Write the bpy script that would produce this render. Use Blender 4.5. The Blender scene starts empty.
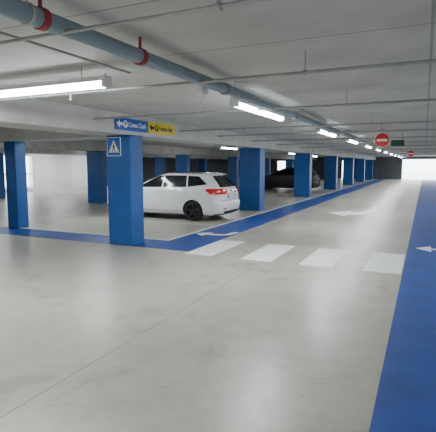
import bpy, bmesh, math, random
from mathutils import Vector, Matrix
random.seed(3)
C = bpy.context.scene.collection
CZ = 2.65   # ceiling height
BZ = 2.25   # beam underside

# ------------------------------------------------------------ materials
def mat(name, col, rough=0.5, metal=0.0, var=0.0, scale=3.0, bump=0.0, emit=None, spec=0.5, coat=0.0, detail=6):
    m = bpy.data.materials.new(name); m.use_nodes = True
    nt = m.node_tree; b = nt.nodes['Principled BSDF']
    b.inputs['Base Color'].default_value = (*col, 1)
    b.inputs['Roughness'].default_value = rough
    b.inputs['Metallic'].default_value = metal
    b.inputs['Specular IOR Level'].default_value = spec
    b.inputs['Coat Weight'].default_value = coat
    geo = nt.nodes.new('ShaderNodeNewGeometry')
    if var > 0 or bump > 0:
        n = nt.nodes.new('ShaderNodeTexNoise'); n.inputs['Scale'].default_value = scale
        n.inputs['Detail'].default_value = detail
        nt.links.new(geo.outputs['Position'], n.inputs['Vector'])
        if var > 0:
            r = nt.nodes.new('ShaderNodeValToRGB')
            r.color_ramp.elements[0].position = 0.3; r.color_ramp.elements[1].position = 0.7
            r.color_ramp.elements[0].color = (*[c*(1-var) for c in col], 1)
            r.color_ramp.elements[1].color = (*[min(1, c*(1+var)) for c in col], 1)
            nt.links.new(n.outputs['Fac'], r.inputs['Fac'])
            nt.links.new(r.outputs['Color'], b.inputs['Base Color'])
        if bump > 0:
            bp = nt.nodes.new('ShaderNodeBump'); bp.inputs['Strength'].default_value = bump
            bp.inputs['Distance'].default_value = 0.01
            nt.links.new(n.outputs['Fac'], bp.inputs['Height'])
            nt.links.new(bp.outputs['Normal'], b.inputs['Normal'])
    if emit:
        b.inputs['Emission Color'].default_value = (*emit[0], 1)
        b.inputs['Emission Strength'].default_value = emit[1]
    return m

def floor_material():
    m = bpy.data.materials.new('polished_concrete'); m.use_nodes = True
    nt = m.node_tree; b = nt.nodes['Principled BSDF']; L = nt.links.new
    geo = nt.nodes.new('ShaderNodeNewGeometry')
    def noise(scale, detail, rough=.5, dist=0):
        n = nt.nodes.new('ShaderNodeTexNoise'); n.inputs['Scale'].default_value = scale; n.inputs['Detail'].default_value = detail
        n.inputs['Roughness'].default_value = rough; n.inputs['Distortion'].default_value = dist
        L(geo.outputs['Position'], n.inputs['Vector']); return n
    def ramp(sock, p0, c0, p1, c1):
        r = nt.nodes.new('ShaderNodeValToRGB')
        r.color_ramp.elements[0].position = p0; r.color_ramp.elements[0].color = (*c0, 1)
        r.color_ramp.elements[1].position = p1; r.color_ramp.elements[1].color = (*c1, 1)
        L(sock, r.inputs['Fac']); return r.outputs['Color']
    def mult(a, b_, f=1.0):
        mx = nt.nodes.new('ShaderNodeMix'); mx.data_type = 'RGBA'; mx.blend_type = 'MULTIPLY'; mx.inputs['Factor'].default_value = f
        L(a, mx.inputs['A']); L(b_, mx.inputs['B']); return mx.outputs['Result']
    n1 = noise(0.45, 5); n2 = noise(4, 9, .65, .6); n3 = noise(1.4, 7, .7, 1.2); n4 = noise(16, 4, .6)
    c = ramp(n1.outputs['Fac'], .32, (.395, .37, .31), .68, (.50, .475, .41))
    c = mult(c, ramp(n2.outputs['Fac'], .32, (.87, .87, .86), .6, (1, 1, 1)))
    c = mult(c, ramp(n3.outputs['Fac'], .32, (.74, .72, .68), .47, (1, 1, 1)))
    c = mult(c, ramp(n4.outputs['Fac'], .27, (.68, .67, .64), .37, (1, 1, 1)))
    sep = nt.nodes.new('ShaderNodeSeparateXYZ'); L(geo.outputs['Position'], sep.inputs[0])
    def line(sock, off, half):
        a = nt.nodes.new('ShaderNodeMath'); a.operation = 'SUBTRACT'; L(sock, a.inputs[0]); a.inputs[1].default_value = off
        cc = nt.nodes.new('ShaderNodeMath'); cc.operation = 'ABSOLUTE'; L(a.outputs[0], cc.inputs[0])
        d = nt.nodes.new('ShaderNodeMath'); d.operation = 'LESS_THAN'; L(cc.outputs[0], d.inputs[0]); d.inputs[1].default_value = half
        return d.outputs[0]
    def mxm(s1, s2):
        a = nt.nodes.new('ShaderNodeMath'); a.operation = 'MAXIMUM'; L(s1, a.inputs[0]); L(s2, a.inputs[1]); return a.outputs[0]
    j = mxm(line(sep.outputs['X'], -2.45, .007), line(sep.outputs['Y'], 1.55, .006))
    j = mxm(j, line(sep.outputs['Y'], 13.2, .008))
    k = nt.nodes.new('ShaderNodeMath'); k.operation = 'MULTIPLY'; L(j, k.inputs[0]); k.inputs[1].default_value = .6
    mj = nt.nodes.new('ShaderNodeMix'); mj.data_type = 'RGBA'
    L(k.outputs[0], mj.inputs['Factor']); L(c, mj.inputs['A']); mj.inputs['B'].default_value = (.14, .11, .09, 1)
    L(mj.outputs['Result'], b.inputs['Base Color'])
    rr = nt.nodes.new('ShaderNodeMapRange'); rr.inputs['To Min'].default_value = .22; rr.inputs['To Max'].default_value = .44
    L(n2.outputs['Fac'], rr.inputs['Value']); L(rr.outputs[0], b.inputs['Roughness'])
    return m

def panel_material(name, c0, c1, bw, rh, mortar, vec_yz=False, scale=1.1):
    m = bpy.data.materials.new(name); m.use_nodes = True
    nt = m.node_tree; b = nt.nodes['Principled BSDF']; L = nt.links.new
    geo = nt.nodes.new('ShaderNodeNewGeometry')
    n1 = nt.nodes.new('ShaderNodeTexNoise'); n1.inputs['Scale'].default_value = scale; n1.inputs['Detail'].default_value = 8
    n1.inputs['Roughness'].default_value = .65
    L(geo.outputs['Position'], n1.inputs['Vector'])
    r1 = nt.nodes.new('ShaderNodeValToRGB')
    r1.color_ramp.elements[0].position = .3; r1.color_ramp.elements[0].color = (*c0, 1)
    r1.color_ramp.elements[1].position = .7; r1.color_ramp.elements[1].color = (*c1, 1)
    L(n1.outputs['Fac'], r1.inputs['Fac'])
    br = nt.nodes.new('ShaderNodeTexBrick'); br.offset = 0
    br.inputs['Color1'].default_value = (1, 1, 1, 1); br.inputs['Color2'].default_value = (.92, .92, .92, 1)
    br.inputs['Mortar'].default_value = (mortar, mortar, mortar, 1); br.inputs['Scale'].default_value = 1
    br.inputs['Mortar Size'].default_value = .012; br.inputs['Brick Width'].default_value = bw
    br.inputs['Row Height'].default_value = rh
    if vec_yz:
        sp = nt.nodes.new('ShaderNodeSeparateXYZ'); cb = nt.nodes.new('ShaderNodeCombineXYZ')
        L(geo.outputs['Position'], sp.inputs[0]); L(sp.outputs['Y'], cb.inputs['X']); L(sp.outputs['Z'], cb.inputs['Y'])
        L(cb.outputs[0], br.inputs['Vector'])
    else: L(geo.outputs['Position'], br.inputs['Vector'])
    mx = nt.nodes.new('ShaderNodeMix'); mx.data_type = 'RGBA'; mx.blend_type = 'MULTIPLY'; mx.inputs['Factor'].default_value = .9
    L(r1.outputs['Color'], mx.inputs['A']); L(br.outputs['Color'], mx.inputs['B'])
    L(mx.outputs['Result'], b.inputs['Base Color']); b.inputs['Roughness'].default_value = .8
    return m

M_floor = floor_material()
M_ceil = panel_material('board_marked_concrete', (.43, .435, .42), (.6, .605, .585), 10, 1.2, .55)
M_wallp = panel_material('white_wall_panels', (.84, .84, .83), (.92, .92, .91), 1.25, 4.0, .6, True)
M_beam = mat('beam_concrete', (.53, .535, .52), .8, var=.14, scale=2, bump=.2)
M_wall = mat('wall_plaster', (.82, .82, .8), .8, var=.05, scale=1.5)
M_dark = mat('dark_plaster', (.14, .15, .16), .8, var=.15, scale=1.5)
M_blue = mat('blue_wall_paint', (.012, .095, .34), .45, var=.12, scale=2.5)
M_bluef = mat('blue_floor_paint', (.012, .062, .30), .45, var=.2, scale=2.5)
M_white = mat('white_road_paint', (.86, .87, .85), .5, var=.07, scale=7)
M_line = mat('worn_line_paint', (.58, .58, .55), .6, var=.12, scale=6)
M_kerb = mat('pale_edging', (.7, .7, .66), .6, var=.08, scale=4)
M_pipe = mat('blue_grey_pipe_paint', (.19, .26, .31), .4, var=.12, scale=4)
M_galv = mat('galvanised_steel', (.38, .39, .39), .45, metal=.5, var=.1, scale=8)
M_red = mat('red_valve_paint', (.3, .03, .035), .5, var=.1, scale=8)
M_plas = mat('white_plastic', (.75, .76, .75), .4, var=.03)
M_tube = mat('lit_diffuser', (.9, .9, .9), .4, emit=((.90, .96, 1.0), 30))
M_sblue = mat('sign_blue', (.01, .1, .45), .4, var=.03)
M_syel = mat('sign_yellow', (.8, .62, .02), .4, var=.03)
M_swht = mat('sign_white', (.85, .85, .85), .4, var=.03)
M_sblk = mat('sign_black', (.02, .02, .02), .5, var=.03)
M_sred = mat('sign_red', (.65, .03, .03), .4, var=.03)
M_sgrn = mat('sign_dark_green', (.03, .09, .08), .4, var=.03)
M_ground = mat('outdoor_paving', (.8, .8, .78), .9, var=.05)
M_cw = mat('white_car_paint', (.88, .89, .9), .25, coat=.8, var=.01)
M_cd = mat('black_car_paint', (.008, .009, .011), .4, coat=.2, var=.02)
M_glass = mat('tinted_glass', (.010, .012, .014), .1, spec=.4, var=.02)
M_rub = mat('tyre_rubber', (.015, .015, .015), .75, var=.1, scale=20)
M_rim = mat('dark_alloy', (.03, .03, .033), .4, metal=.5, var=.05)
M_spoke = mat('spoke_grey', (.07, .07, .075), .35, metal=.6, var=.02)
M_blkp = mat('black_trim_plastic', (.02, .02, .02), .6, var=.05)
M_tail = mat('red_lamp_lens', (.5, .012, .012), .15, coat=.6, var=.05, emit=((.6, .01, .01), .15))
M_tail2 = mat('dim_red_lamp_lens', (.07, .008, .008), .4, var=.05)
M_chr = mat('chrome', (.7, .7, .7), .15, metal=1, var=.02)
M_plate = mat('number_plate_white', (.7, .71, .7), .4, var=.03)
M_rec = mat('recess_grey', (.42, .42, .43), .4, var=.02)

# ------------------------------------------------------------ mesh helpers
def add(name, me, material=None, parent=None, loc=None, smooth=False):
    o = bpy.data.objects.new(name, me)
    if material is not None and len(me.materials) == 0: me.materials.append(material)
    if smooth:
        for p in me.polygons: p.use_smooth = True
        me.set_sharp_from_angle(angle=math.radians(40))
    C.objects.link(o)
    if parent is not None: o.parent = parent
    if loc is not None: o.location = loc
    return o
def empty(name, loc=(0, 0, 0), rz=0):
    o = bpy.data.objects.new(name, None); o.location = loc; o.rotation_euler = (0, 0, rz)
    o.empty_display_size = .2; C.objects.link(o); return o
def tag(o, label, category, group=None):
    o['label'] = label; o['category'] = category
    if group: o['group'] = group
def struct(o, label=None):
    o['kind'] = 'structure'
    if label: o['label'] = label; 
def boxes(bl, bevel=0.0):
    bm = bmesh.new()
    for (x0, x1, y0, y1, z0, z1) in bl:
        r = bmesh.ops.create_cube(bm, size=1)
        bmesh.ops.scale(bm, vec=(x1-x0, y1-y0, z1-z0), verts=r['verts'])
        bmesh.ops.translate(bm, vec=((x0+x1)/2, (y0+y1)/2, (z0+z1)/2), verts=r['verts'])
    if bevel > 0:
        bmesh.ops.bevel(bm, geom=bm.edges[:], offset=bevel, segments=2, affect='EDGES', profile=.5)
    me = bpy.data.meshes.new('m'); bm.to_mesh(me); bm.free(); return me
def tubes(segs, n=12):
    """segs: list of (p0,p1,radius)"""
    bm = bmesh.new()
    for p0, p1, r in segs:
        p0 = Vector(p0); p1 = Vector(p1); d = p1-p0
        q = d.to_track_quat('Z', 'Y').to_matrix().to_4x4()
        bmesh.ops.create_cone(bm, cap_ends=True, segments=n, radius1=r, radius2=r, depth=d.length,
                              matrix=Matrix.Translation((p0+p1)/2) @ q)
    me = bpy.data.meshes.new('m'); bm.to_mesh(me); bm.free(); return me
def prism(polys, z0, z1, M=None):
    bm = bmesh.new()
    for pts in polys:
        a = sum(pts[i][0]*pts[(i+1) % len(pts)][1]-pts[(i+1) % len(pts)][0]*pts[i][1] for i in range(len(pts)))
        if a < 0: pts = pts[::-1]
        bot = [bm.verts.new((x, y, z0)) for x, y in pts]; top = [bm.verts.new((x, y, z1)) for x, y in pts]
        bm.faces.new(top); bm.faces.new(bot[::-1])
        n = len(pts)
        for i in range(n): bm.faces.new((bot[i], bot[(i+1) % n], top[(i+1) % n], top[i]))
    if M is not None: bmesh.ops.transform(bm, matrix=M, verts=bm.verts[:])
    me = bpy.data.meshes.new('m'); bm.to_mesh(me); bm.free(); return me
def circ(cx, cy, r, n=28): return [(cx+r*math.cos(2*math.pi*i/n), cy+r*math.sin(2*math.pi*i/n)) for i in range(n)]
def rect(x0, x1, y0, y1): return [(x0, y0), (x1, y0), (x1, y1), (x0, y1)]
def text_mesh(s, size, M, depth=.002):
    cu = bpy.data.curves.new('t', 'FONT'); cu.body = s; cu.size = size; cu.extrude = depth
    cu.align_x = 'LEFT'; cu.align_y = 'CENTER'; cu.offset = size*.018
    o = bpy.data.objects.new('t', cu); C.objects.link(o); bpy.context.view_layer.update()
    me = bpy.data.meshes.new_from_object(o.evaluated_get(bpy.context.evaluated_depsgraph_get()))
    bpy.data.objects.remove(o); me.transform(M); return me
def copy_tree(src, parent=None, delta=(0, 0, 0)):
    n = src.copy(); C.objects.link(n)
    if parent is None: n.location = Vector(src.location)+Vector(delta)
    else: n.parent = parent
    for ch in list(src.children): copy_tree(ch, n)
    return n

# ------------------------------------------------------------ room shell
XL, XR, YB, YF = -22.5, 5.0, -5.0, 56.0
o = add('floor', boxes([(XL-.3, XR+.3, YB-.3, YF+.3, -.2, 0)]), M_floor); struct(o, 'polished beige grey concrete floor')
o = add('ceiling', boxes([(XL-.3, XR+.3, YB-.3, YF+.3, CZ, CZ+.2)]), M_ceil); struct(o, 'grey fair-faced concrete ceiling slab')
o = add('ground', boxes([(-90, 90, -60, 140, -.4, -.21)]), M_ground); struct(o, 'pale outdoor paving')
o = add('wall_right', boxes([(XR, XR+.3, YB, YF, 0, CZ)]), M_wall); struct(o)
o = add('wall_back', boxes([(XL, XR+.3, YB-.3, YB, 0, CZ)]), M_wall); struct(o)
o = add('wall_left', boxes([(XL-.3, XL, YB, 15, 0, CZ), (XL-.3, XL, 15, 20.4, 0, .25), (XL-.3, XL, 15, 20.4, 2.2, CZ),
                            (XL-.3, XL, 20.4, 26.5, 0, CZ)]), M_wallp); struct(o, 'white panelled wall with an open bay')
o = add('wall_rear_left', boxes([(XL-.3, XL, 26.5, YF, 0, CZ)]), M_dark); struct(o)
o = add('wall_far', boxes([(XL-.3, -17.6, YF, YF+.3, 0, CZ), (-17.6, -15.7, YF, YF+.3, 0, 1.0), (-17.6, -15.7, YF, YF+.3, 2.15, CZ),
                           (-15.7, -9.3, YF, YF+.3, 0, CZ), (-9.3, -8.3, YF, YF+.3, 2.2, CZ),
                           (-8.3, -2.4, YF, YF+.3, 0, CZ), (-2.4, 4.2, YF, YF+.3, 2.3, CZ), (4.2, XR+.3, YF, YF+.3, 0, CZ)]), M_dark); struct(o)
rail = empty('railing', (XL-.12, 17.7, .25)); tag(rail, 'dark metal guard railing across an open bay', 'railing')
add('handrail', tubes([((0, -2.7, .85), (0, 2.7, .85), .025)]), M_blkp, rail)
add('bottom_rail', tubes([((0, -2.7, .08), (0, 2.7, .08), .02)]), M_blkp, rail)
for i in range(18): add('baluster', tubes([((0, -2.6+i*.3, 0), (0, -2.6+i*.3, .85), .012)], 8), M_blkp, rail)

# ------------------------------------------------------------ beams
def beam(x0, x1, y0, y1, lab):
    o = add('ceiling_beam', boxes([(x0, x1, y0, y1, BZ, CZ)], .012), M_beam); tag(o, lab, 'beam', 'concrete ceiling beams'); return o
beam(-6.15, -5.35, YB, YF, 'long grey concrete beam above the blue column row')
beam(-13.35, -12.45, YB, YF, 'long grey concrete beam over the parking bays')
beam(-19.7, -18.9, YB, YF, 'long grey concrete beam over the parking bays')
beam(-12.45, -6.15, 7.75, 8.5, 'short concrete cross beam between two long beams')
beam(-18.9, -13.35, 7.75, 8.5, 'short concrete cross beam between two long beams')

# ------------------------------------------------------------ columns
def column(x0, x1, y0, y1, lab, g='blue painted columns'):
    cx, cy = (x0+x1)/2, (y0+y1)/2
    e = empty('column', (cx, cy, 0)); tag(e, lab, 'column', g)
    add('shaft', boxes([(x0-cx, x1-cx, y0-cy, y1-cy, 0, BZ)], .018), M_blue, e)
    return e
column(-5.94, -5.35, 7.3, 7.74, 'blue painted concrete column with a pedestrian crossing sign')
column(-9.92, -9.53, 8.1, 8.45, 'slim blue painted concrete column on the painted walkway')
for k in range(1, 7):
    column(-6.15, -5.35, 7.55*k+7.45, 7.55*k+8.0, 'blue painted rectangular concrete column beside the driving lane')
for k in range(1, 7):
    y = 7.55*k+7.65
    column(-13.3, -12.55, y-.2, y+.2, 'blue painted concrete column among the parking bays')
    column(-19.65, -18.95, y-.25, y+.25, 'blue painted concrete column among the parking bays')

# ------------------------------------------------------------ floor paint
def paint(name, polys, m, lab, cat='floor marking', z=.004, group=None, z0=0.0):
    o = add(name, prism(polys, z0, z), m); tag(o, lab, cat, group); return o
paint('painted_walkway', [[(-10.1, 7.3), (-4.03, 7.3), (-4.03, 55.5), (-5.0, 55.5), (-5.0, 8.15), (-10.1, 8.15)]], M_bluef,
      'blue painted pedestrian strip turning around the column row')
paint('painted_walkway', [rect(-.235, 1.05, -4.5, 55.5)], M_bluef, 'wide straight blue painted pedestrian strip')
paint('edging_strip', [[(-10.1, 8.15), (-5.0, 8.15), (-5.0, 55.5), (-5.08, 55.5), (-5.08, 8.23), (-10.1, 8.23)]], M_kerb,
      'thin pale edging line beside the blue strip', 'edging', .012)
for i, x in enumerate((-4.0, -2.88, -1.83, -.81)):
    paint('crosswalk_stripe', [rect(x, x+.56, 7.08, 8.7)], M_white, 'white painted zebra crossing stripe on the lane', z=.006, group='zebra crossing stripes')
for y in (10.8, 13.62, 16.15, 18.9, 21.4, 23.9, 26.6, 29.2):
    paint('bay_line', [rect(-10.4, -5.2, y, y+.1)], M_line, 'worn pale parking bay line', z=.003, group='parking bay lines')
for y in (10.8, 13.3, 18.9, 21.4, 26.6):
    paint('bay_line', [rect(-18.6, -15.2, y, y+.1)], M_line, 'worn pale parking bay line', z=.003, group='parking bay lines')

def bent_arrow(cx, cy, L, W, t):
    return [[(cx-L*.5, cy), (cx-L*.12, cy+W*.5), (cx-L*.12, cy+t), (cx+L*.2, cy+t), (cx+L*.38, cy+t*2), (cx+L*.45, cy+W*.95),
             (cx+L*.45+t*1.7, cy+W*.95), (cx+L*.38+t*1.9, cy+t), (cx+L*.26, cy-t), (cx-L*.12, cy-t), (cx-L*.12, cy-W*.5)]]
paint('arrow_marking', bent_arrow(-4.55, 9.35, .8, .6, .08), M_white, 'small white arrow painted on the blue strip', z=.007, z0=.004)
paint('arrow_marking', bent_arrow(.28, 9.5, .75, .6, .07), M_white, 'small white arrow painted on the blue strip', z=.007, z0=.004)
paint('arrow_marking', [[(-2.95, 15.4), (-2.3, 16.4), (-2.3, 15.85), (-2.02, 16.0), (-1.85, 16.5), (-1.8, 18.8), (-1.48, 18.8), (-1.5, 16.2), (-1.72, 15.4),
                         (-2.3, 15.1), (-2.3, 14.6)]], M_white, 'white curved lane arrow painted on the concrete', z=.006)

# ------------------------------------------------------------ ceiling services
def ppipe(x, z, r, y0, y1, m, lab, red=(), coup=()):
    e = empty('ceiling_pipe', (x, 0, z)); tag(e, lab, 'pipe')
    add('pipe_run', tubes([((0, y0, 0), (0, y1, 0), r)], 20), m, e, smooth=True)
    for y in coup: add('coupling', tubes([((0, y-.05, 0), (0, y+.05, 0), r*1.2)], 20), m, e, smooth=True)
    for y in red:
        add('clamp', tubes([((0, y-.022, 0), (0, y+.022, 0), r*1.18), ((0, y, r), (0, y, CZ-z), .012)], 18), M_red, e)
    y = y0+.9
    while y < y1:
        add('hanger', tubes([((0, y-.012, 0), (0, y+.012, 0), r*1.12), ((0, y, r), (0, y, CZ-z), .006)], 14), M_galv, e); y += 3
    return e
ppipe(-2.08, 2.5, .056, YB, YF, M_pipe, 'thick blue-grey painted sprinkler main under the ceiling', red=(2.0, 3.0), coup=(4.65, 7.6, 10.6))
ppipe(-2.62, 2.53, .011, YB, 3.6, M_galv, 'thin galvanised conduit under the ceiling')
ppipe(-2.33, 2.56, .014, 3.6, YF, M_galv, 'thin galvanised conduit carrying the light fittings')
for i, y in enumerate((2.15, 3.95, 6.25, 9.3, 11.4, 14.2, 17.0, 20.5, 24.5, 29, 34, 40, 47)):
    e = empty('branch_pipe', (0, y, 2.46)); tag(e, 'thin grey branch pipe crossing under the ceiling', 'pipe', 'branch pipes crossing the lane')
    add('pipe_run', tubes([((-5.35, 0, 0), (XR, 0, 0), .016 if i else .012)], 12), M_galv, e, smooth=True)
    for x in (-4.6, -3.2, -1.0, .8, 3.0):
        add('hanger', tubes([((x, 0, 0), (x, 0, CZ-2.46), .005), ((x-.012, 0, 0), (x+.012, 0, 0), .026)], 10), M_galv, e)
    for x in (-3.7, .2):
        add('sprinkler_head', tubes([((x, 0, -.07), (x, 0, 0), .012), ((x, 0, -.075), (x, 0, -.068), .024)], 12), M_galv, e)
e = empty('junction_box', (-2.33, 4.55, 2.5)); tag(e, 'small white plastic junction box hanging from the conduit', 'junction box')  # junction box on the lamp conduit, with a round stub below
add('housing', boxes([(-.05, .05, -.07, .07, -.06, .05)], .012), M_plas, e)
add('lens', tubes([((0, 0, -.1), (0, 0, -.06), .025)]), M_plas, e)
add('bracket', tubes([((0, 0, .04), (0, 0, CZ-2.5), .008)]), M_plas, e)

# ------------------------------------------------------------ lamps
def lamp_master(length, lab):
    e = empty('ceiling_lamp', (0, 0, 0)); tag(e, lab, 'ceiling lamp', 'fluorescent ceiling lamps')
    h = length/2
    bm_pts = [(-.06, .0), (.06, .0), (.04, .05), (-.04, .05)]
    M = Matrix(((1, 0, 0, 0), (0, 0, 1, 0), (0, 1, 0, 0), (0, 0, 0, 1)))
    add('housing', prism([bm_pts], -h, h, M), M_plas, e)
    add('diffuser', tubes([((0, -h+.02, -.012), (0, h-.02, -.012), .052)], 14), M_tube, e, smooth=True)
    add('end_cap', boxes([(-.062, .062, -h-.02, -h+.02, -.062, .055)], .008), M_plas, e)
    add('end_cap', boxes([(-.062, .062, h-.02, h+.02, -.062, .055)], .008), M_plas, e)
    add('suspension_rod', tubes([((0, -h*.7, .05), (0, -h*.7, CZ-2.48), .006)], 8), M_galv, e)
    add('suspension_rod', tubes([((0, h*.7, .05), (0, h*.7, CZ-2.48), .006)], 8), M_galv, e)
    return e
def light(x, y, z, sx, sy, w, col=(.92, .97, 1.0)):
    l = bpy.data.lights.new('lamp_light', 'AREA'); l.shape = 'RECTANGLE'; l.size = sx; l.size_y = sy
    l.energy = w; l.color = col
    o = bpy.data.objects.new('lamp_light', l); o.location = (x, y, z); C.objects.link(o); return o
LM = lamp_master(2.1, 'lit white fluorescent batten lamp hung above the lane'); LM.location = (-2.33, 6.55, 2.48)
W = 62
ys = [6.55]
for y in (-.4, 11.6, 16.0, 20.6, 25.2, 30, 35, 40, 45.5, 51, -3.6):
    copy_tree(LM, None, (0, y-6.55, 0)); ys.append(y)
for y in ys: light(-2.33, y, 2.41, .08, 2.0, W)
X1 = copy_tree(LM); X1.rotation_euler = (0, 0, math.radians(90)); X1.location = (-3.97, 3.62, 2.48)
X1['label'] = 'lit white fluorescent lamp mounted crosswise near the beam'
light(-3.97, 3.62, 2.41, 2.0, .08, W)
for (x, y) in ((2.6, 0), (2.6, 8), (2.6, 18), (2.6, 30), (2.6, 42)):
    n = copy_tree(LM); n.location = (x, y, 2.48); light(x, y, 2.41, .08, 2.0, W*.8)
for (x, y, k) in ((-8.6, 3.2, .7), (-8.2, 10.0, .85), (-9.2, 21, .5), (-9.2, 33, .3), (-16, 5, .6), (-16, 12, .7), (-16.5, 22.3, .9), (-20.8, 21.0, .8), (-20.8, 25.0, .8), (-16, 33, .3), (-10, 44, .3), (-16, 46, .3)):  # bay lamps; extra ones added to brighten the white wall and car side
    n = copy_tree(LM); n.location = (x, y, 2.53); light(x, y, 2.46, .08, 2.0, W*k)
    n['label'] = 'lit white fluorescent batten lamp over the parking bays, some added as fill'

# ------------------------------------------------------------ signs
MX = Matrix(((0, 0, 1, 0), (1, 0, 0, 0), (0, 1, 0, 0), (0, 0, 0, 1)))     # local x->Y, y->Z, z->X
MY = Matrix(((1, 0, 0, 0), (0, 0, -1, 0), (0, 1, 0, 0), (0, 0, 0, 1)))    # local x->X, y->Z, z->-Y
def dir_sign(y, pm, fm, txt, lab):
    s = empty('direction_sign', (-5.345, y, 2.44)); tag(s, lab, 'sign')
    add('panel', prism([rect(0, 1.08, -.115, .115)], 0, .025, MX), pm, s)
    add('arrow_symbol', prism([[(.04, 0), (.13, .075), (.13, .027), (.22, .027), (.22, -.027), (.13, -.027), (.13, -.075)]], .025, .028, MX), fm, s)
    add('disc_symbol', prism([circ(.31, 0, .072)], .025, .028, MX), fm, s)
    add('disc_letter', text_mesh('P', .12, Matrix.Translation((.031, .275, 0)) @ MX), pm, s)
    add('lettering', text_mesh(txt, .13, Matrix.Translation((.029, .40, 0)) @ MX), fm, s)
dir_sign(6.82, M_sblue, M_swht, 'Cassa Cash', 'blue direction sign reading Cassa Cash on the beam')
dir_sign(7.92, M_syel, M_sblk, 'Uscita Exit', 'yellow direction sign reading Uscita Exit on the beam')
s = empty('crossing_sign', (-5.74, 7.298, 2.02)); tag(s, 'square blue pedestrian crossing sign on the blue column', 'sign')
add('panel', prism([rect(-.17, .17, -.19, .19)], 0, .012, MY), M_swht, s)
add('blue_field', prism([rect(-.158, .158, -.178, .178)], .012, .014, MY), M_sblue, s)
add('white_triangle', prism([[(-.13, -.12), (.13, -.12), (0, .13)]], .014, .017, MY), M_swht, s)
add('walking_figure', prism([circ(.0, .055, .014, 12), [(-.015, .035), (.015, .035), (.02, -.02), (.045, -.09), (.028, -.095), (.0, -.035), (-.03, -.095), (-.047, -.09), (-.015, -.02)],
                             [(-.012, .035), (-.04, .0), (-.035, -.006), (-.01, .02)], [(.012, .035), (.04, .0), (.035, -.006), (.01, .02)],
                             rect(-.09, -.06, -.115, -.1), rect(-.04, -.01, -.115, -.1), rect(.01, .04, -.115, -.1), rect(.06, .09, -.115, -.1)], .017, .019, MY), M_sblk, s)
def no_entry(x, y, z, r, lab):
    s = empty('no_entry_sign', (x, y, z)); tag(s, lab, 'sign')
    add('white_rim', prism([circ(0, 0, r, 36)], -.01, .0, MY), M_swht, s)
    add('red_disc', prism([circ(0, 0, r*.95, 36)], .0, .004, MY), M_sred, s)
    add('white_bar', prism([rect(-r*.7, r*.7, -r*.16, r*.16)], .004, .007, MY), M_swht, s)
    add('hanger', tubes([((0, .012, r*.5), (0, .012, CZ-z), .012)]), M_galv, s)
no_entry(-1.12, 13.2, 2.34, .2, 'round red no entry sign hanging from the ceiling')
no_entry(-.75, 27.0, 2.28, .17, 'distant round red no entry sign hanging from the ceiling')
s = empty('hanging_sign', (-.75, 13.9, 2.28)); tag(s, 'small dark green rectangular sign hanging from the ceiling', 'sign')
add('panel', boxes([(-.18, .18, -.03, .03, -.09, .09)], .008), M_sgrn, s)
for x in (-.12, .12): add('hanger', tubes([((x, 0, .09), (x, 0, CZ-2.28), .006)]), M_galv, s)

# ------------------------------------------------------------ cars
#   z    xr    xf    w     rxr  ryr  rxf  ryf
K = [(.17, .22, 3.98, .72, .20, .40, .55, .40),
     (.22, .09, 4.12, .79, .22, .45, .60, .45),
     (.30, .03, 4.19, .825, .24, .48, .65, .48),
     (.42, .00, 4.23, .842, .27, .52, .68, .50),
     (.54, .00, 4.22, .848, .28, .54, .68, .50),
     (.60, .03, 4.19, .848, .28, .54, .68, .50),
     (.63, .07, 4.16, .847, .28, .52, .68, .50),
     (.72, .08, 4.06, .843, .28, .50, .66, .50),
     (.80, .085, 3.92, .84, .29, .48, .64, .50),
     (.87, .095, 3.70, .834, .30, .46, .58, .50),
     (.93, .115, 3.38, .82, .31, .44, .48, .48),
     (.97, .135, 3.20, .80, .31, .42, .42, .46),
     (1.02, .17, 3.06, .775, .31, .40, .40, .45),
     (1.12, .265, 2.86, .732, .31, .37, .38, .44),
     (1.22, .375, 2.66, .683, .30, .34, .38, .42),
     (1.31, .475, 2.45, .632, .30, .31, .38, .38),
     (1.36, .52, 2.31, .59, .29, .29, .38, .36),
     (1.395, .57, 2.17, .54, .27, .27, .36, .32),
     (1.415, .70, 2.0, .46, .25, .25, .34, .30),
     (1.425, .95, 1.75, .32, .2, .2, .25, .2)]
def kp(z):
    if z <= K[0][0]: return K[0][1:]
    for a, b in zip(K, K[1:]):
        if z <= b[0]:
            t = (z-a[0])/(b[0]-a[0]); return tuple(a[i]*(1-t)+b[i]*t for i in range(1, 8))
    return K[-1][1:]
def half_ring(z):
    xr, xf, w, rxr, ryr, rxf, ryf = kp(z); P = []
    for i in range(4): P.append((xr, (w-ryr)*i/4))
    for i in range(10):
        a = math.pi/2*i/10; P.append((xr+rxr*(1-math.cos(a)), w-ryr+ryr*math.sin(a)))
    for i in range(16): P.append((xr+rxr+(xf-rxf-xr-rxr)*i/16, w))
    for i in range(10):
        a = math.pi/2*i/10; P.append((xf-rxf+rxf*math.sin(a), w-ryf+ryf*math.cos(a)))
    for i in range(5): P.append((xf, (w-ryf)*(1-i/4)))
    return P
def side_y(x, z):
    xr, xf, w, rxr, ryr, rxf, ryf = kp(z)
    if x < xr+rxr:
        t = min(1, (xr+rxr-x)/rxr); return w-ryr+ryr*math.sqrt(max(0, 1-t*t))
    if x > xf-rxf:
        t = min(1, (x-xf+rxf)/rxf); return w-ryf+ryf*math.sqrt(max(0, 1-t*t))
    return w
def rear_x(y, z):
    xr, xf, w, rxr, ryr, rxf, ryf = kp(z); y = abs(y)
    if y <= w-ryr: return xr
    t = min(1, (y-w+ryr)/ryr); return xr+rxr*(1-math.sqrt(max(0, 1-t*t)))
def front_x(y, z):
    xr, xf, w, rxr, ryr, rxf, ryf = kp(z); y = abs(y)
    if y <= w-ryf: return xf
    t = min(1, (y-w+ryf)/ryf); return xf-rxf*(1-math.sqrt(max(0, 1-t*t)))
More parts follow.
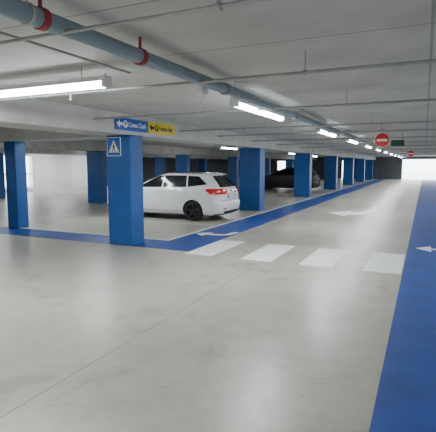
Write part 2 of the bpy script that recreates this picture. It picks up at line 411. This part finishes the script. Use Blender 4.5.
def grid_mesh(f, nu, nv, thick_dir=None):
    bm = bmesh.new()
    V = [[bm.verts.new(f(i/nu, j/nv)) for j in range(nv+1)] for i in range(nu+1)]
    for i in range(nu):
        for j in range(nv): bm.faces.new((V[i][j], V[i+1][j], V[i+1][j+1], V[i][j+1]))
    bmesh.ops.recalc_face_normals(bm, faces=bm.faces[:])
    me = bpy.data.meshes.new('m'); bm.to_mesh(me); bm.free(); return me
def side_panel(q, sgn, eps=.006, nu=8, nv=8):
    (a, b, c, d) = q   # bottom-rear, bottom-front, top-front, top-rear in (x,z)
    def f(u, v):
        x = (a[0]*(1-u)+b[0]*u)*(1-v)+(d[0]*(1-u)+c[0]*u)*v
        z = (a[1]*(1-u)+b[1]*u)*(1-v)+(d[1]*(1-u)+c[1]*u)*v
        return (x, sgn*(side_y(x, z)+eps), z)
    return grid_mesh(f, nu, nv)
def end_panel(z0, z1, y0, y1, fn, eps, yc=0, nu=12, nv=8):
    def f(u, v):
        z = z0*(1-v)+z1*v; hw = y0*(1-v)+y1*v; y = yc+(-hw+2*hw*u)
        return (fn(y, z)+eps, y, z)
    return grid_mesh(f, nu, nv)
def lathe_y(profile, n=32):
    bm = bmesh.new(); R = []
    for i in range(n):
        a = 2*math.pi*i/n
        R.append([bm.verts.new((r*math.cos(a), y, r*math.sin(a))) for r, y in profile])
    m = len(profile)
    for i in range(n):
        for j in range(m-1):
            bm.faces.new((R[i][j], R[(i+1) % n][j], R[(i+1) % n][j+1], R[i][j+1]))
    bmesh.ops.recalc_face_normals(bm, faces=bm.faces[:])
    me = bpy.data.meshes.new('m'); bm.to_mesh(me); bm.free(); return me
AX = (.97, 3.44)
def make_car(loc, rz, paint_m, tail_m, lab, zs=1.0):
    car = empty('car', loc, rz); tag(car, lab, 'car'); car.scale = (1, 1, zs)
    zsn = []
    for a, b in zip(K, K[1:]): zsn += [a[0], (a[0]+b[0])/2]
    zsn.append(K[-1][0])
    bm = bmesh.new(); rings = []
    for z in zsn:
        h = half_ring(z)
        ring = [(x, y, z) for x, y in h]+[(x, -y, z) for x, y in h[-2:0:-1]]
        rings.append([bm.verts.new(p) for p in ring])
    n = len(rings[0])
    for a, b in zip(rings, rings[1:]):
        for i in range(n): bm.faces.new((a[i], a[(i+1) % n], b[(i+1) % n], b[i]))
    bm.faces.new(rings[0][::-1]); bm.faces.new(rings[-1])
    bmesh.ops.remove_doubles(bm, verts=bm.verts[:], dist=1e-5)
    bmesh.ops.recalc_face_normals(bm, faces=bm.faces[:])
    me = bpy.data.meshes.new('m'); bm.to_mesh(me); bm.free()
    tmp = bpy.data.objects.new('tmp', me); C.objects.link(tmp)
    cm = tubes([((ax, s*.56, .30), (ax, s*1.0, .30), .335) for ax in AX for s in (1, -1)], 40)
    ct = bpy.data.objects.new('cut', cm); C.objects.link(ct)
    md = tmp.modifiers.new('b', 'BOOLEAN'); md.operation = 'DIFFERENCE'; md.object = ct; md.solver = 'EXACT'
    bpy.context.view_layer.update()
    bme = bpy.data.meshes.new_from_object(tmp.evaluated_get(bpy.context.evaluated_depsgraph_get()))
    bpy.data.objects.remove(tmp); bpy.data.objects.remove(ct)
    bme.materials.clear(); bme.materials.append(paint_m); bme.materials.append(M_blkp)
    for p in bme.polygons:
        c = p.center; p.material_index = 0
        for ax in AX:
            if math.hypot(c.x-ax, c.z-.30) < .345 and (abs(c.y) < .6 or abs(p.normal.y) < .4): p.material_index = 1
        if p.normal.z < -.9: p.material_index = 1
    add('body', bme, None, car, smooth=True)
    for s in (1, -1):
        add('side_window', side_panel([(2.06, .985), (2.92, .97), (2.30, 1.315), (2.06, 1.338)], s), M_glass, car, smooth=True)
        add('side_window', side_panel([(1.20, 1.005), (2.01, .987), (2.01, 1.34), (1.26, 1.335)], s), M_glass, car, smooth=True)
        add('side_window', side_panel([(.52, 1.085), (1.15, 1.01), (1.21, 1.332), (.84, 1.315)], s), M_glass, car, smooth=True)
        for q in ([(2.03, .28), (2.038, .28), (2.037, .97), (2.03, .97)], [(2.98, .28), (2.988, .28), (2.988, .90), (2.98, .90)],
                  [(1.28, .62), (1.288, .62), (1.18, 1.0), (1.172, 1.0)], [(1.34, .27), (2.99, .27), (2.99, .285), (1.34, .285)]):
            add('panel_gap', side_panel(q, s, .003, 2, 12), M_rec if paint_m is M_cw else M_blkp, car)
        for hx in (2.16, 1.31):
            add('door_handle', boxes([(hx, hx+.17, s*.838-.016, s*.838+.016, .84, .865)], .008), paint_m, car)
        add('side_mirror', boxes([(2.74, 2.88, s*.88-.085, s*.88+.085, .96, 1.07)], .03), paint_m, car)
        add('roof_rail', tubes([((.80, s*.54, 1.41), (2.1, s*.54, 1.42), .011), ((.80, s*.54, 1.36), (.80, s*.54, 1.415), .012),
                                ((1.45, s*.54, 1.37), (1.45, s*.54, 1.42), .012), ((2.1, s*.54, 1.36), (2.1, s*.54, 1.425), .012)]), M_blkp, car)
        def tl(u, v, s=s):
            if u < .75: z0 = .80-.01*u+.03*max(0, .15-u)/.15; z1 = .965-.03*max(0, .15-u)/.15
            else:
                t = (u-.75)/.25; z0 = .7925+.11*t; z1 = .965-.02*t
            z = z0*(1-v)+z1*v
            xr, xf, w, rxr, ryr, rxf, ryf = kp(z)
            if u < .15:
                return (xr-.007, s*(w-ryr-.14*(1-u/.15)), z)
            if u < .75:
                a = math.pi/2*(u-.15)/.6; return (xr+rxr*(1-math.cos(a))-.007*math.cos(a), s*(w-ryr+ryr*math.sin(a)+.007*math.sin(a)), z)
            return (xr+rxr+(u-.75)*.5, s*(w+.007), z)
        add('tail_lamp', grid_mesh(tl, 28, 6), tail_m, car, smooth=True)
        add('rear_reflector', end_panel(.37, .40, .08, .08, rear_x, -.006, yc=s*.55), tail_m, car)
    add('rear_window', end_panel(1.0, 1.325, .58, .43, rear_x, -.006), M_glass, car, smooth=True)
    add('windscreen', end_panel(1.0, 1.335, .62, .46, front_x, .006), M_glass, car, smooth=True)
    add('rear_spoiler', boxes([(.41, .66, -.45, .45, 1.36, 1.385)], .01), paint_m, car)
    add('rear_bumper_insert', end_panel(.22, .31, .50, .58, rear_x, -.006), M_blkp, car)
    add('tailgate_gap', end_panel(.615, .625, .60, .60, rear_x, -.006), M_rec if paint_m is M_cw else M_blkp, car)
    add('plate_recess', end_panel(.65, .79, .33, .30, rear_x, -.004), M_blkp if paint_m is M_cd else M_rec, car)
    pl = empty('number_plate', (.065, 0, .72)); pl.parent = car
    add('plate_panel', boxes([(-.006, .006, -.26, .26, -.055, .055)], .003), M_plate if paint_m is M_cw else M_rec, pl)
    for s in (1, -1): add('plate_blue_band', boxes([(-.009, .0, s*.24-.018, s*.24+.018, -.053, .053)]), M_sblue, pl)
    add('emblem', tubes([((.075, 0, .88), (.11, 0, .88), .045)], 24), M_chr, car)
    add('rear_wiper', tubes([((.15, 0, 1.01), (.18, .33, 1.05), .009), ((.13, 0, .98), (.17, 0, 1.0), .018)]), M_blkp, car)
    add('aerial', tubes([((.80, 0, 1.41), (.66, 0, 1.53), .006)], 8), M_blkp, car)
    for s in (1, -1):
        add('headlamp', end_panel(.66, .80, .16, .12, front_x, .006, yc=s*.55), M_chr, car, smooth=True)
    add('front_grille', end_panel(.30, .50, .42, .42, front_x, .006), M_blkp, car)
    for ax in AX:
        for s in (1, -1):
            w = empty('wheel', (ax, s*.735, .30)); w.parent = car
            add('tire', lathe_y([(.20, -.09), (.27, -.095), (.293, -.08), (.30, -.05), (.30, .05), (.293, .08), (.27, .095), (.20, .09)], 40), M_rub, w, smooth=True)
            add('rim', lathe_y([(.205, -.09*s), (.205, .085*s), (.195, .088*s), (.19, .06*s), (.185, .01*s), (.0, .01*s)], 32), M_rim, w, smooth=True)
            for k in range(5):
                a = 2*math.pi*k/5+.3
                add('spoke', tubes([((.02*math.cos(a), s*.055, .02*math.sin(a)), (.19*math.cos(a), s*.06, .19*math.sin(a)), .018)], 8), M_spoke, w)
            add('hub_cap', tubes([((0, s*.04, 0), (0, s*.08, 0), .035)], 16), M_spoke, w)
    return car
make_car((-5.2, 12.25, 0), math.pi, M_cw, M_tail, 'white estate car parked between blue columns, rear to the lane')
make_car((-6.1, 28.3, 0), math.pi, M_cd, M_tail2, 'black estate car parked in a dim bay', 1.04)

# ------------------------------------------------------------ world, camera
w = bpy.data.worlds.new('World'); bpy.context.scene.world = w; w.use_nodes = True
bg = w.node_tree.nodes['Background']; bg.inputs[0].default_value = (.88, .94, 1, 1); bg.inputs[1].default_value = 8
cam = bpy.data.cameras.new('cam'); co = bpy.data.objects.new('cam', cam); C.objects.link(co)
cam.sensor_fit = 'HORIZONTAL'; cam.sensor_width = 36; cam.lens = 440/436*36
co.location = (0, 0, 1.65); co.rotation_euler = (math.radians(90-6.61), 0, math.radians(25.05))
bpy.context.scene.camera = co
